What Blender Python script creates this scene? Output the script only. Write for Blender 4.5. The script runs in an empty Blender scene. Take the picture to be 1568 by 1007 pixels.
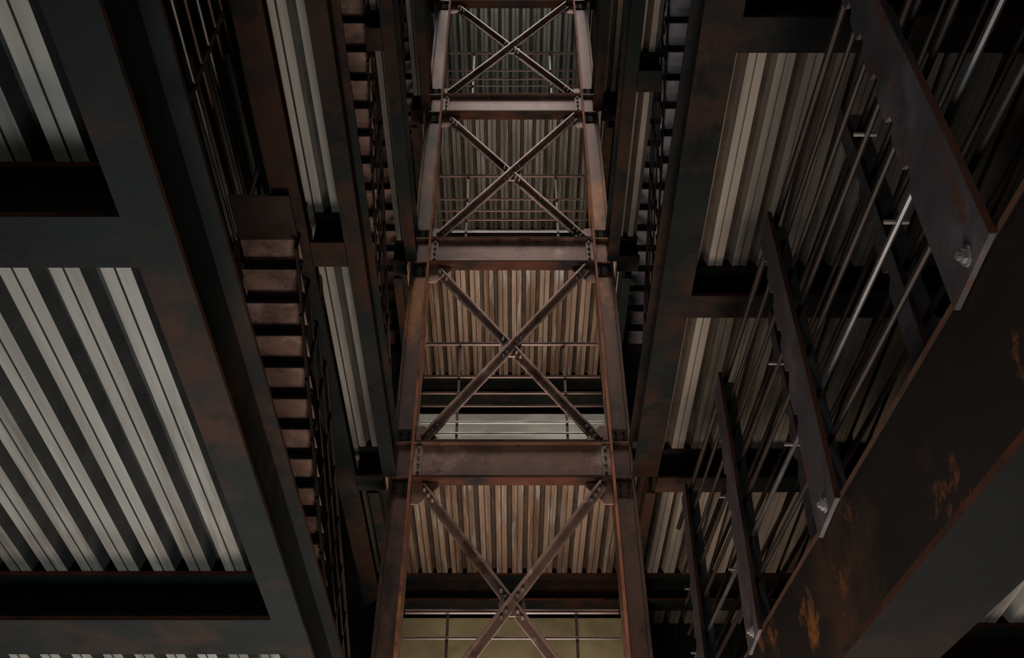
import bpy, math, random
from mathutils import Vector, Matrix
random.seed(4)
S=8.0; H0=1.6
def T(p): return (p[0]*S,p[1]*S,p[2]*S+H0)

# ---------------- materials ----------------
def mat(name,base,rough=.6,metal=0.0,spots=None,spot_amt=.5,scale=3.0,var=.35,stretch=(1,1,1),bump=.15,c3=None,c3_amt=.62,spec=.5):
    m=bpy.data.materials.new(name); m.use_nodes=True
    n=m.node_tree.nodes; l=m.node_tree.links
    b=n['Principled BSDF']; b.inputs['Roughness'].default_value=rough; b.inputs['Metallic'].default_value=metal
    b.inputs['Specular IOR Level'].default_value=spec
    tc=n.new('ShaderNodeTexCoord'); mp=n.new('ShaderNodeMapping'); mp.inputs['Scale'].default_value=stretch
    l.new(tc.outputs['Object'],mp.inputs['Vector'])
    n1=n.new('ShaderNodeTexNoise'); n1.inputs['Scale'].default_value=scale; n1.inputs['Detail'].default_value=8; n1.inputs['Roughness'].default_value=.65
    l.new(mp.outputs['Vector'],n1.inputs['Vector'])
    r=n.new('ShaderNodeValToRGB'); r.color_ramp.elements[0].position=.3; r.color_ramp.elements[1].position=.7
    r.color_ramp.elements[0].color=tuple(c*(1-var) for c in base)+(1,)
    r.color_ramp.elements[1].color=tuple(min(1,c*(1+var)) for c in base)+(1,)
    l.new(n1.outputs['Fac'],r.inputs['Fac']); col=r.outputs['Color']
    def patch(col,color,amt,sc,seed):
        n2=n.new('ShaderNodeTexNoise'); n2.inputs['Scale'].default_value=sc; n2.inputs['Detail'].default_value=10; n2.inputs['Roughness'].default_value=.7
        mp2=n.new('ShaderNodeMapping'); mp2.inputs['Location'].default_value=(seed,seed*2,seed*3); mp2.inputs['Scale'].default_value=stretch
        l.new(tc.outputs['Object'],mp2.inputs['Vector']); l.new(mp2.outputs['Vector'],n2.inputs['Vector'])
        r2=n.new('ShaderNodeValToRGB'); r2.color_ramp.elements[0].position=amt; r2.color_ramp.elements[1].position=min(1,amt+.12)
        l.new(n2.outputs['Fac'],r2.inputs['Fac'])
        mx=n.new('ShaderNodeMixRGB'); mx.inputs['Color2'].default_value=tuple(color)+(1,)
        l.new(r2.outputs['Color'],mx.inputs['Fac']); l.new(col,mx.inputs['Color1']); return mx.outputs['Color']
    if spots: col=patch(col,spots,spot_amt,scale*.6,3.1)
    if c3: col=patch(col,c3,c3_amt,scale*1.7,7.7)
    l.new(col,b.inputs['Base Color'])
    bp=n.new('ShaderNodeBump'); bp.inputs['Strength'].default_value=bump; bp.inputs['Distance'].default_value=.01
    l.new(n1.outputs['Fac'],bp.inputs['Height']); l.new(bp.outputs['Normal'],b.inputs['Normal'])
    return m
M={}
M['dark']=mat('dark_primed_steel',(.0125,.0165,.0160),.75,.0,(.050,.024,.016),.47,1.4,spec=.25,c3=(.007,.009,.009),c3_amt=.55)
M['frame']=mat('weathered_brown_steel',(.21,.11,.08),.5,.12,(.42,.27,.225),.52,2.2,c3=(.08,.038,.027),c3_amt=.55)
M['col']=mat('rusty_column_steel',(.125,.065,.045),.45,.2,(.48,.19,.06),.56,.9,stretch=(1,1,.5),c3=(.032,.023,.02),c3_amt=.50)  # orange patches carry lit highlights as well as rust
M['edge']=mat('rust_edge',(.36,.13,.07),.7,0,(.12,.05,.03),.52,4)
M['medge']=mat('brown_edge',(.14,.055,.032),.7,0,(.04,.022,.016),.50,2)
M['dedge']=mat('dull_rust_edge',(.085,.032,.02),.7,0,(.018,.018,.017),.48,2,spec=.2)
M['brace']=mat('brace_steel',(.25,.155,.125),.45,.15,(.11,.055,.036),.52,3,c3=(.56,.48,.44),c3_amt=.58)
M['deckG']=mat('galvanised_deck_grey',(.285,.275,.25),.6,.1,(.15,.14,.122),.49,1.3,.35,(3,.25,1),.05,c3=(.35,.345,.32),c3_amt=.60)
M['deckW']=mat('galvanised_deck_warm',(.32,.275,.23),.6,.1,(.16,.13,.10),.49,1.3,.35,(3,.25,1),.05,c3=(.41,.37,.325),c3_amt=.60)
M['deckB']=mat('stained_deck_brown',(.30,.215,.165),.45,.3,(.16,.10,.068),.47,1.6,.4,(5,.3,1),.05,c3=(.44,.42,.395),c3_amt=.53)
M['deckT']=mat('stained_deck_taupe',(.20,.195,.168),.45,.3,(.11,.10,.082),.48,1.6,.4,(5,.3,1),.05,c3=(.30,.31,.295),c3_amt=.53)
M['fluteG']=mat('shaded_flute_grey',(.052,.055,.052),.7,0,spec=.2)  # groove shade put into the flute colour
M['fluteB']=mat('shaded_flute_brown',(.085,.062,.047),.7,0,spec=.2)  # brown version, groove shade painted in as well
M['slab']=mat('concrete_slab',(.12,.12,.12),.9)
M['tread']=mat('rusty_tread',(.27,.175,.15),.6,.1,(.13,.08,.07),.50,3,c3=(.40,.31,.29),c3_amt=.55)
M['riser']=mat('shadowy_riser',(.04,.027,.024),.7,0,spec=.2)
M['plate']=mat('mill_scale_plate',(.080,.068,.075),.55,.1,(.145,.12,.13),.5,3,c3=(.12,.052,.035),c3_amt=.53)
M['platel']=mat('mill_scale_tread',(.32,.29,.33),.5,.1,(.42,.38,.42),.5,3)
M['girder']=mat('rust_patched_girder',(.022,.016,.0135),.65,.0,(.07,.032,.019),.50,1.0,c3=(.36,.12,.038),c3_amt=.57,spec=.25)
M['gunder']=mat('shaded_channel_flange',(.008,.0085,.0085),.7,0,(.022,.012,.009),.50,1.0,spec=.15)  # darker lower flange, underside shade put into the colour
M['rail']=mat('dull_rail_steel',(.09,.052,.044),.45,.3)
M['railD']=mat('dark_rail_steel',(.032,.022,.019),.5,.1,spec=.3)
M['railM']=mat('worn_tube_steel',(.11,.103,.105),.38,.5)
M['bright']=mat('pale_rail',(.66,.62,.60),.35,.4)  # paler metal for the two lower rails
M['bolt']=mat('zinc_bolt',(.25,.225,.21),.5,.3)
M['wallY']=mat('yellowed_panel',(.31,.275,.165),.8,0,(.20,.18,.10),.5,1.0,c3=(.36,.27,.22),c3_amt=.54)
M['wallW']=mat('pale_panel',(.60,.63,.59),.8,0,(.42,.44,.41),.5,1.2)
M['wallD']=mat('dark_cladding',(.02,.023,.024),.8)
M['ground']=mat('concrete_ground',(.42,.42,.40),.9)
M['chalk']=mat('chalk_mark',(.10,.11,.11),.9)

# ---------------- mesh builder ----------------
class B:
    def __init__(s,mats): s.v=[];s.f=[];s.m=[];s.mats=mats
    def add(s,vs,fs,mi):
        o=len(s.v); s.v+= [T(p) for p in vs]
        for k,f in enumerate(fs):
            s.f.append([o+i for i in f]); s.m.append(mi[k] if isinstance(mi,(list,tuple)) else mi)
    def box(s,x0,x1,y0,y1,z0,z1,mi=0,side=None):
        vs=[(x0,y0,z0),(x1,y0,z0),(x1,y1,z0),(x0,y1,z0),(x0,y0,z1),(x1,y0,z1),(x1,y1,z1),(x0,y1,z1)]
        fs=[(3,2,1,0),(4,5,6,7),(0,1,5,4),(2,3,7,6),(3,0,4,7),(1,2,6,5)]
        m=[mi]*6
        if side is not None:
            for k in side[1]: m[k]=side[0]
        s.add(vs,fs,m)
    def bar(s,a,b,w,t,up=(0,0,1),mi=0,off=(0,0)):
        a=Vector(a);b=Vector(b);d=(b-a).normalized(); u=Vector(up); r=d.cross(u).normalized(); u=r.cross(d).normalized()
        c=r*off[0]+u*off[1]; vs=[]
        for p in (a,b):
            for i,j in ((-1,-1),(1,-1),(1,1),(-1,1)):
                vs.append(tuple(p+c+r*i*w/2+u*j*t/2))
        s.add(vs,[(3,2,1,0),(4,5,6,7),(0,1,5,4),(1,2,6,5),(2,3,7,6),(3,0,4,7)],mi)
    def cyl(s,a,b,r,n=8,mi=0):
        a=Vector(a);b=Vector(b);d=(b-a).normalized(); u=Vector((0,0,1)) if abs(d.z)<.9 else Vector((1,0,0))
        x=d.cross(u).normalized(); y=x.cross(d).normalized(); vs=[]
        for p in (a,b):
            for k in range(n):
                an=2*math.pi*k/n; vs.append(tuple(p+x*math.cos(an)*r+y*math.sin(an)*r))
        fs=[(k,(k+1)%n,n+(k+1)%n,n+k) for k in range(n)]+[tuple(range(n))[::-1],tuple(range(n,2*n))]
        s.add(vs,fs,mi)
    def bolt(s,p,d,r=.0022,mi=0):
        p=Vector(p);d=Vector(d).normalized()
        s.cyl(p-d*.001,p+d*.0008,r*1.45,12,mi); s.cyl(p,p+d*.0026,r,6,mi); s.cyl(p+d*.002,p+d*.0042,r*.55,8,mi)
    def prism(s,pts,y0,y1,mi=0):
        n=len(pts); vs=[(x,y0,z) for x,z in pts]+[(x,y1,z) for x,z in pts]
        fs=[tuple(range(n)),tuple(range(n,2*n))[::-1]]+[(k,n+k,n+(k+1)%n,(k+1)%n) for k in range(n)]
        s.add(vs,fs,mi)
    def prismx(s,pts,x0,x1,mi=0,lean=0,zr=0):
        n=len(pts); L=lambda z:lean*(z-zr)
        vs=[(x0+L(z),y,z) for y,z in pts]+[(x1+L(z),y,z) for y,z in pts]
        fs=[tuple(range(n)),tuple(range(n,2*n))[::-1]]+[(k,n+k,n+(k+1)%n,(k+1)%n) for k in range(n)]
        s.add(vs,fs,mi)
    def done(s,name,parent=None):
        me=bpy.data.meshes.new(name); me.from_pydata(s.v,[],s.f)
        for k in s.mats: me.materials.append(M[k])
        me.polygons.foreach_set('material_index',s.m)
        import bmesh
        bm=bmesh.new(); bm.from_mesh(me); bmesh.ops.recalc_face_normals(bm,faces=bm.faces); bm.to_mesh(me); bm.free()
        o=bpy.data.objects.new(name,me); bpy.context.collection.objects.link(o)
        if parent: o.parent=parent
        return o

TF=.0032; TW=.0026
def beam_x(b,x0,x1,yc,z0,z1,bf=.03,mi=0,ei=1,under=None):
    e=(ei,(2,3))
    b.box(x0,x1,yc-bf/2,yc+bf/2,z0,z0+TF,mi,(ei,(0,2,3)) if under else e); b.box(x0,x1,yc-bf/2,yc+bf/2,z1-TF,z1,mi,e)
    b.box(x0,x1,yc-TW/2,yc+TW/2,z0+TF,z1-TF,mi)
def beam_y(b,xc,y0,y1,z0,z1,bf=.034,mi=0,ei=1):
    e=(ei,(4,5))
    b.box(xc-bf/2,xc+bf/2,y0,y1,z0,z0+TF,mi,e); b.box(xc-bf/2,xc+bf/2,y0,y1,z1-TF,z1,mi,e)
    b.box(xc-TW/2,xc+TW/2,y0,y1,z0+TF,z1-TF,mi)

LV=[.306+.374*k for k in range(6)]
BD=.055
def DZ(k): return LV[k]+(.036 if k==0 else .043)

# ---------------- columns ----------------
def column(xi,xo,yc,top=2.30,name='steel_column',mats=('col','edge','bolt','dark')):
    b=B(list(mats))
    hd=.016; s=1 if xo>xi else -1
    def bx(xa,xb,*r,**k): b.box(min(xa,xb),max(xa,xb),*r,**k)
    zb=-H0/S
    bx(xi,xi+s*.0036,yc-hd,yc+hd,zb,top,0,side=(1,(2,)))
    bx(xo-s*.0036,xo,yc-hd,yc+hd,zb,top,0,side=(0,(2,)))
    bx(xi+s*.0036,xo-s*.0036,yc-.0095,yc-.0065,zb,top,0)
    bx(xi-s*.01,xo+s*.01,yc-.026,yc+.026,zb,zb+.004,3)
    for z in LV:
        for zz in (z+.001,z+BD-.003):
            bx(xi+s*.0036,xo-s*.0036,yc-hd+.001,yc-.0095,zz,zz+.002,0)
        for zz in (z-.012,z+BD+.010):
            bx(xi+s*.0036,xo-s*.0036,yc-.0115,yc-.0095,zz-.010,zz+.010,3)
            for i in (-1,1):
                for j in (-1,1): b.bolt(((xi+xo)/2+i*.005,yc-.0115,zz+j*.005),(0,-1,0),.0011,3)
    return b.done(name)
for s in (-1,1):
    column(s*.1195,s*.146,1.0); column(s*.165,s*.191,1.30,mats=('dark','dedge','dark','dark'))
for s in (-1,1):
    column(s*.62,s*.65,.63); column(s*.62,s*.65,1.30)

# ---------------- braced frame beams ----------------
for k,z in enumerate(LV):
    b=B(['frame','dedge','bolt'])
    beam_x(b,-.1193,.1193,.992,z,z+BD,.017,under=True)  # underside takes the dull edge colour as painted shade
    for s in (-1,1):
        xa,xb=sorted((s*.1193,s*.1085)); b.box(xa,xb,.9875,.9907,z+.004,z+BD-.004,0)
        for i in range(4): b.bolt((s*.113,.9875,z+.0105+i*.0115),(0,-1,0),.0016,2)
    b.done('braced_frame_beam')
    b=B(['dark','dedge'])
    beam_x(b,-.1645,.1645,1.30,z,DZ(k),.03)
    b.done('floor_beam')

# ---------------- X braces ----------------
def brace(zb,zt):
    b=B(['brace','frame','bolt'])
    x=.1085
    A=(-x,.9925,zb+.006);C=(x,.9925,zt-.006);D=(x,.9985,zb+.006);E=(-x,.9985,zt-.006)
    for p,q,y in ((A,C,0),(D,E,1)):
        b.bar(p,q,.0028,.0105,mi=0,up=(0,0,1))
        b.bar(p,q,.009,.0026,mi=0,up=(0,0,1),off=((-.0045 if q[0]>p[0] else .0045)*(-1),.004))
    for s in (-1,1):
        for zz,t in ((zb,1),(zt,-1)):
            pts=[(s*.1193,zz+t*.0005),(s*.088,zz+t*.0005),(s*.088,zz+t*.006),(s*.110,zz+t*.030),(s*.1193,zz+t*.030)]
            b.prism(pts,.9945,.9968,1)
    zc=(zb+zt)/2
    b.prism([(-.011,zc-.013),(.011,zc-.013),(.015,zc),(.011,zc+.013),(-.011,zc+.013),(-.015,zc)],.9945,.9968,1)
    for p,q,y in ((A,C,.9907),(D,E,.9925)):
        P=Vector(p);Q=Vector(q);d=(Q-P).normalized();L=(Q-P).length
        for t in (.008,.017,.026,L/2-.020,L/2-.011,L/2+.011,L/2+.020,L-.008,L-.017,L-.026):
            c=P+d*t; b.bolt((c.x,y,c.z),(0,-1,0),.0014,2)
    b.done('cross_brace')
for k in range(5): brace(LV[k]+BD,LV[k+1])
brace(-H0/S,LV[0])

# ---------------- centre guard railings ----------------
for k,z in enumerate(LV[:5]):
    b=B(['rail','bright','bolt'])
    f=z+BD; y=1.028; top=.168 if k==0 else .197
    for s in (-1,1):
        b.box(s*.0715-.0016,s*.0715+.0016,y-.001,y+.001,f,f+top)
        b.box(s*.0715-.005,s*.0715+.005,y-.004,y+.004,f,f+.002)
    hs=[(.197,0,.0028),(.137,0,.0017),(.109,0,.0017),(.087,0,.0015),(.060,1,.0018),(.042,1,.0016)]
    for h,mi,r in hs:
        if h>top: h=top
        b.cyl((-.1193,y-.002,f+h),(.1193,y-.002,f+h),r,8,mi)
    b.done('guard_railing')

# ---------------- decking ----------------
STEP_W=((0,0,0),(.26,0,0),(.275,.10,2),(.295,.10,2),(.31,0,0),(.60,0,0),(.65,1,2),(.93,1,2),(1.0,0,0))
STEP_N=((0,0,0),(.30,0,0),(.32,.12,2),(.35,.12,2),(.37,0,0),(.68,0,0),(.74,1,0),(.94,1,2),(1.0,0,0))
def deck(x0,x1,y0,y1,z,m,fl,pitch=.0243,dep=.0115,steps=STEP_W,name='corrugated_deck'):
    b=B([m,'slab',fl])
    prof=[]; fm=[]; p=pitch
    x=math.floor(x0/p+1e-6)*p
    def zat(t):
        for a,c in zip(steps,steps[1:]):
            if a[0]<=t<=c[0]: return a[1]+(c[1]-a[1])*(t-a[0])/(c[0]-a[0])
        return 0
    prof.append((x0,z+zat((x0-x)/p)*dep))
    while x<x1-1e-6:
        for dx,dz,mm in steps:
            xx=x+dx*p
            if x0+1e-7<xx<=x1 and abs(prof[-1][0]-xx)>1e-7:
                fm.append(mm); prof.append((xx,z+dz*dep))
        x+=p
    n=len(prof); vs=[];fs=[]
    for yy in (y0,y1): vs+=[(a,yy,c) for a,c in prof]
    for j in range(n-1): fs.append((j,j+1,n+j+1,n+j))
    b.add(vs,fs,fm)
    b.box(x0,x1,y0,y1,z+dep+.0002,z+dep+.014,1)
    return b.done(name)

FY=1.315; NY=-.55; XO=1.3; YM=.985
def side(x0,x1,d,m,f,st=STEP_W):
    deck(x0,x1,NY,YM,d,m,f,steps=st)
    a,c=x0,x1
    if c<0: c=min(c,-.1605)
    else: a=max(a,.1605)
    deck(a,c,YM+.0005,1.44,d,m,f,steps=st)
for k,z in enumerate(LV):
    d=DZ(k)
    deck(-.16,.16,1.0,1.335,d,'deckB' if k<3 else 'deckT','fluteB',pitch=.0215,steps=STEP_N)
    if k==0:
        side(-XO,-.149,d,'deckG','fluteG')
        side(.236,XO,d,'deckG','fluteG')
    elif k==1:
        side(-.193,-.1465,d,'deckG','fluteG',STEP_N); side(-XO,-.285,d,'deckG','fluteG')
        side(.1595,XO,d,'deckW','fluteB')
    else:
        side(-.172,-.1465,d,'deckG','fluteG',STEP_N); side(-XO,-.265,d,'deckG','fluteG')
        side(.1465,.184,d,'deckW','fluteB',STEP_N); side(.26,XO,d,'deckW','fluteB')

# ---------------- longitudinal girders & cross beams ----------------
def gy(xc,z0,z1,y0=NY,y1=FY,bf=.034,name='longitudinal_girder'):
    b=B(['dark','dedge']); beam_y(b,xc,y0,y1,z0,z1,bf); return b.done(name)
def cx(x0,x1,yc,z0,z1,bf=.030):
    b=B(['dark','dedge','bolt']); beam_x(b,x0,x1,yc,z0,z1,bf)
    for xe,s in ((x0,1),(x1,-1)):
        xa,xb=sorted((xe,xe+s*.009)); b.box(xa,xb,yc-.0035,yc-.0013,z0+.006,z1-.006,0)
        for i in range(3): b.bolt((xe+s*.0055,yc-.0035,z0+.010+i*.0095),(0,-1,0),.0013,0)
    b.done('cross_beam')
g_text=None; g_text2=None
for k,z in enumerate(LV):
    t=DZ(k)
    for s in (-1,1):
        if s==1 and k==0: continue
        if s==1 and k==1: xc,bf=.158,.030
        elif k==0: xc,bf=-.1475,.020
        else: xc,bf=s*.1455,.016
        g=gy(xc,z,t+(.012 if k else .02),NY,.983,bf)
        if s==1 and k==1: g_text2=g
        gy(s*.1685,z,t,1.017,1.283,.012)
    if k==1: g_text=gy(-.1975,z,t+.012,bf=.024)
    if k>0: gy(-.295,z,t,bf=.03)
    gy(-.62,z,t)
    for y in (-.38,-.045,.275,.63,1.0,1.30):
        if k==0: cx(-.61,-.1575,y,z,t,.050 if y==.63 else .028)
        elif k==1: cx(-.186,-.153,y-.004,z,t); cx(-.61,-.31,y,z,t)
        else: cx(-.173,-.153,y-.004,z,t); cx(-.61,-.31,y,z,t)
    if k>1: gy(.27,z,t,bf=.02)
    gy(.62,z,t)
    for y in (-.2,.10,.40,.695,1.0,1.30):
        if k==0: cx(.26,.61,{.40:.48}.get(y,y),z,t)
        elif k==1: cx(.173,.61,y,z,t)
        else: cx(.153,.184,y-.012,z,t); cx(.28,.61,y-.012,z,t)

# ---------------- right edge channel with plate posts and rails ----------------
SL=.125
def zb(y): return .243+SL*y
b=B(['girder','medge','gunder','dedge'])
X=.178; y0,y1=-.5,.98
def sl_box(xa,xb,da,db,mi=0,e=None):
    vs=[(xa,y0,zb(y0)+da),(xb,y0,zb(y0)+da),(xb,y1,zb(y1)+da),(xa,y1,zb(y1)+da),(xa,y0,zb(y0)+db),(xb,y0,zb(y0)+db),(xb,y1,zb(y1)+db),(xa,y1,zb(y1)+db)]
    m=[mi]*6
    if e is not None: m[3]=e; m[5]=e
    b.add(vs,[(3,2,1,0),(4,5,6,7),(0,1,5,4),(1,2,6,5),(2,3,7,6),(3,0,4,7)],m)
sl_box(X,X+.003,-.066,.001)
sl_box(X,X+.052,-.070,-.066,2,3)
sl_box(X-.0006,X+.052,.001,.004,0,1)
b.done('edge_channel_beam')
def rail_set(posts,w0,w1,h,hs,xo,m0,lean,clips):
    b=B([m0,'railD','railM','bolt','dedge'])
    for yp in posts:
        z=zb(yp)
        pts=[(yp-w0/2,z-.0015),(yp+w0/2,z-.0015),(yp+w0/2,z+.06)]
        for i,hh in enumerate(hs[1:-1]):
            if hh<.068: continue
            w=w0+(w1-w0)*(hh-.06)/(h-.06)
            pts+=[(yp+w/2,z+hh-.007),(yp+w/2-.006,z+hh-.003),(yp+w/2-.006,z+hh+.003),(yp+w/2,z+hh+.007)]  # notches at the rails shape their scalloped shadows into the plate edge
        pts+=[(yp+w1/2,z+h),(yp-w1/2,z+h),(yp-w0/2,z+.06)]
        b.prismx(pts,xo-.0034,xo-.0008,0,lean,z)
        b.prismx([(yp-w0/2-.0006,z-.0015),(yp-w0/2,z-.0015),(yp-w0/2,z+.06),(yp-w1/2,z+h),(yp-w1/2-.0006,z+h),(yp-w0/2-.0006,z+.06)],xo-.0036,xo-.0006,4,lean,z)
        b.prismx([(yp-.001,z+.011),(yp+.001,z+.011),(yp+.001,z+h),(yp-.001,z+h)],xo-.0008,xo+.012,0,lean,z)
        if clips:
            b.bolt((xo-.0032,yp-.002,z+.006),(-1,0,0),.0030,3)
    for i,hh in enumerate(hs):
        r=.0026 if i==len(hs)-1 else .0018
        xx=xo+.004+lean*hh
        b.cyl((xx,y0,zb(y0)+hh),(xx,y1,zb(y1)+hh),r,8,2 if (clips and i==1) else 1)
        if clips and i in (1,3):
            for yp in posts:
                yy=yp+.05; b.box(xx-.007,xx+.005,yy-.0008,yy+.0008,zb(yy)+hh-.0008,zb(yy)+hh+.0008,3)
    b.done('plate_post_railing')
rail_set([-.38,-.17,.04,.262,.475,.68,.89],.040,.028,.243,(.045,.080,.115,.150,.185,.215,.243),X,'plate',.03,True)
rail_set([-.27,-.06,.155,.37,.58,.785],.018,.013,.243,(.06,.10,.14,.18,.22),X+.026,'plate',.03,False)

# ---------------- stairs ----------------
def stair(x0,x1,ya,za,yb,zbb,n,mt,name='steel_staircase'):
    b=B([mt,'dark','railD','riser','edge'])
    dy=(yb-ya)/n; dz=(zbb-za)/n
    for i in range(n):
        y=ya+dy*i; z=za+dz*(i+1)
        b.box(x0,x1,y+dy*1.12,y,z-.0012,z,0)
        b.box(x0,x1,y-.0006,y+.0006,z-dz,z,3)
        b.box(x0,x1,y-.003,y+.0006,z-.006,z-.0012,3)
    for xx in (x0,x1):
        a=Vector((xx,ya,za-dz*.2)); c=Vector((xx,yb,zbb-dz*1.2))
        b.bar(a+Vector((0,0,.006)),c+Vector((0,0,.006)),.002,.006,up=(0,0,1),mi=1)
        for h,r in ((.05,.0012),(.08,.0012),(.11,.0020)):
            b.cyl(a+Vector((0,0,h)),c+Vector((0,0,h)),r,6,2)
        for i in range(0,n+1,2):
            p=a+(c-a)*(i/n); b.box(xx-.0014,xx+.0014,p.y-.0014,p.y+.0014,p.z,p.z+.11,2)
    b.box(x0,x1,yb-.05,yb,zbb-.003,zbb,3)
    return b.done(name)
for k in range(5):
    if k==0: stair(-.246,-.193,1.24,LV[k]+BD,.60,LV[k+1]-.005,22,'tread')
    else: stair(-.225,-.1745,1.24,LV[k]+BD,.60,LV[k+1]+BD,22,'tread')
for k in range(1,5):
    stair(.1865,.235,1.24,LV[k]+BD,.60,LV[k+1]+BD,22,'platel')
for k in (1,2,3):
    b=B(['rail','railM'])
    x=-.272; f=LV[k]+BD-.05
    for i,h in enumerate((.0,.025,.05,.08,.11,.14,.17)):
        b.cyl((x,NY,f+h),(x,.66,f+h),.0020,8,1 if i in(2,4) else 0)
    for y in (-.3,-.1,.1,.3,.48,.66): b.box(x-.002,x+.002,y-.002,y+.002,f-.02,f+.17,0)
    b.done('guard_railing')

# ---------------- walls, ground ----------------
zb0=-H0/S; zt=2.3
wb=B(['wallD','wallY','wallW','dedge'])
wb.box(-XO,XO,1.446,1.46,zb0,zt,0)
wb.box(-.168,.168,1.336,1.342,zb0,LV[1]-.001,1)
for k in range(1,5): wb.box(-.168,.168,1.336,1.342,LV[k]+BD,LV[k+1]-.001,2)
for i in range(-50,50):
    x=i*.025
    if abs(x)>.19: wb.box(x,x+.006,1.440,1.446,zb0,zt,0)
wb.done('wall_back')
for s,nm in ((-1,'added_wall_left'),(1,'added_wall_right')):  # side walls added to cut sky light coming from the sides
    b=B(['wallD']); xa,xb=sorted((s*XO,s*(XO+.012))); b.box(xa,xb,NY,1.46,zb0,zt)
    for i in range(60):
        y=NY+.01+i*.033; xa,xb=sorted((s*XO,s*(XO-.005))); b.box(xa,xb,y,y+.008,zb0,zt)
    b.done(nm)
b=B(['ground']); b.box(-2.5,2.5,-2.5,2.5,-H0/S-.02,-H0/S); b.done('floor')

def text(body,loc,rot,size,parent):
    c=bpy.data.curves.new('chalk_lettering','FONT'); c.body=body; c.size=size; c.extrude=.001
    o=bpy.data.objects.new('chalk_lettering',c); bpy.context.collection.objects.link(o)
    o.location=T(loc); o.rotation_euler=rot; c.materials.append(M['chalk']); o.parent=parent
text('11/0 12607',(-.1960,.30,.703),(math.pi/2,0,math.pi/2),.15,g_text)
text('1/0 12607',(.1565,.52,.703),(math.pi/2,0,-math.pi/2),.15,g_text2)

# ---------------- light ----------------
w=bpy.data.worlds.new('World'); bpy.context.scene.world=w; w.use_nodes=True
nt=w.node_tree; bg=nt.nodes['Background']; bg.inputs['Color'].default_value=(.66,.86,.86,1); bg.inputs['Strength'].default_value=.32
def area(name,loc,aim,sx,sy,power,color):
    l=bpy.data.lights.new(name,'AREA'); l.shape='RECTANGLE'; l.size=sx; l.size_y=sy; l.energy=power; l.color=color
    o=bpy.data.objects.new(name,l); bpy.context.collection.objects.link(o); o.location=loc
    o.rotation_euler=(Vector(aim)-Vector(loc)).to_track_quat('-Z','Y').to_euler(); return o
area('added_shaft_fill',(0.4,6.8,.3),(0.9,5.8,9),1.4,1.6,170,(1,.85,.72))  # added fill lamps low in the shaft, not a known source
area('added_shaft_fill',(-0.5,3.6,.3),(-.8,3.2,9),1.4,1.6,72,(.92,.98,1))
area('added_side_deck_fill',(-3.6,8.6,1.5),(-2.6,3.4,4.3),1.0,.8,32,(1,.97,.90))  # added unseen lamps that brighten the side deck undersides
area('added_side_deck_fill',(4.2,8.2,1.3),(3.6,3.0,4.3),1.0,.8,20,(1,.93,.84))
for k in range(5):
    z=LV[k]+BD+.030
    c=(1,.85,.72) if k<3 else (.96,.98,.92)
    p=T((0,1.085,z)); area('added_deck_uplight',p,(p[0],p[1],p[2]+1),1.6,.4,(50,50,34,20,17)[k],c)  # added lamp hidden by the slab, brightens the deck above
sl=bpy.data.lights.new('sun','SUN'); sl.energy=1.6; sl.angle=math.radians(20); sl.color=(1,.88,.82)
so=bpy.data.objects.new('sun',sl); bpy.context.collection.objects.link(so); so.location=(0,0,30)
so.rotation_euler=Vector((0.05,.55,-1)).to_track_quat('-Z','Y').to_euler()

cam=bpy.data.cameras.new('Camera'); co=bpy.data.objects.new('Camera',cam); bpy.context.collection.objects.link(co)
co.location=(0,0,H0); co.rotation_euler=(math.radians(90+43.12),0,0); cam.lens=35; cam.sensor_width=36; cam.clip_end=200
bpy.context.scene.camera=co
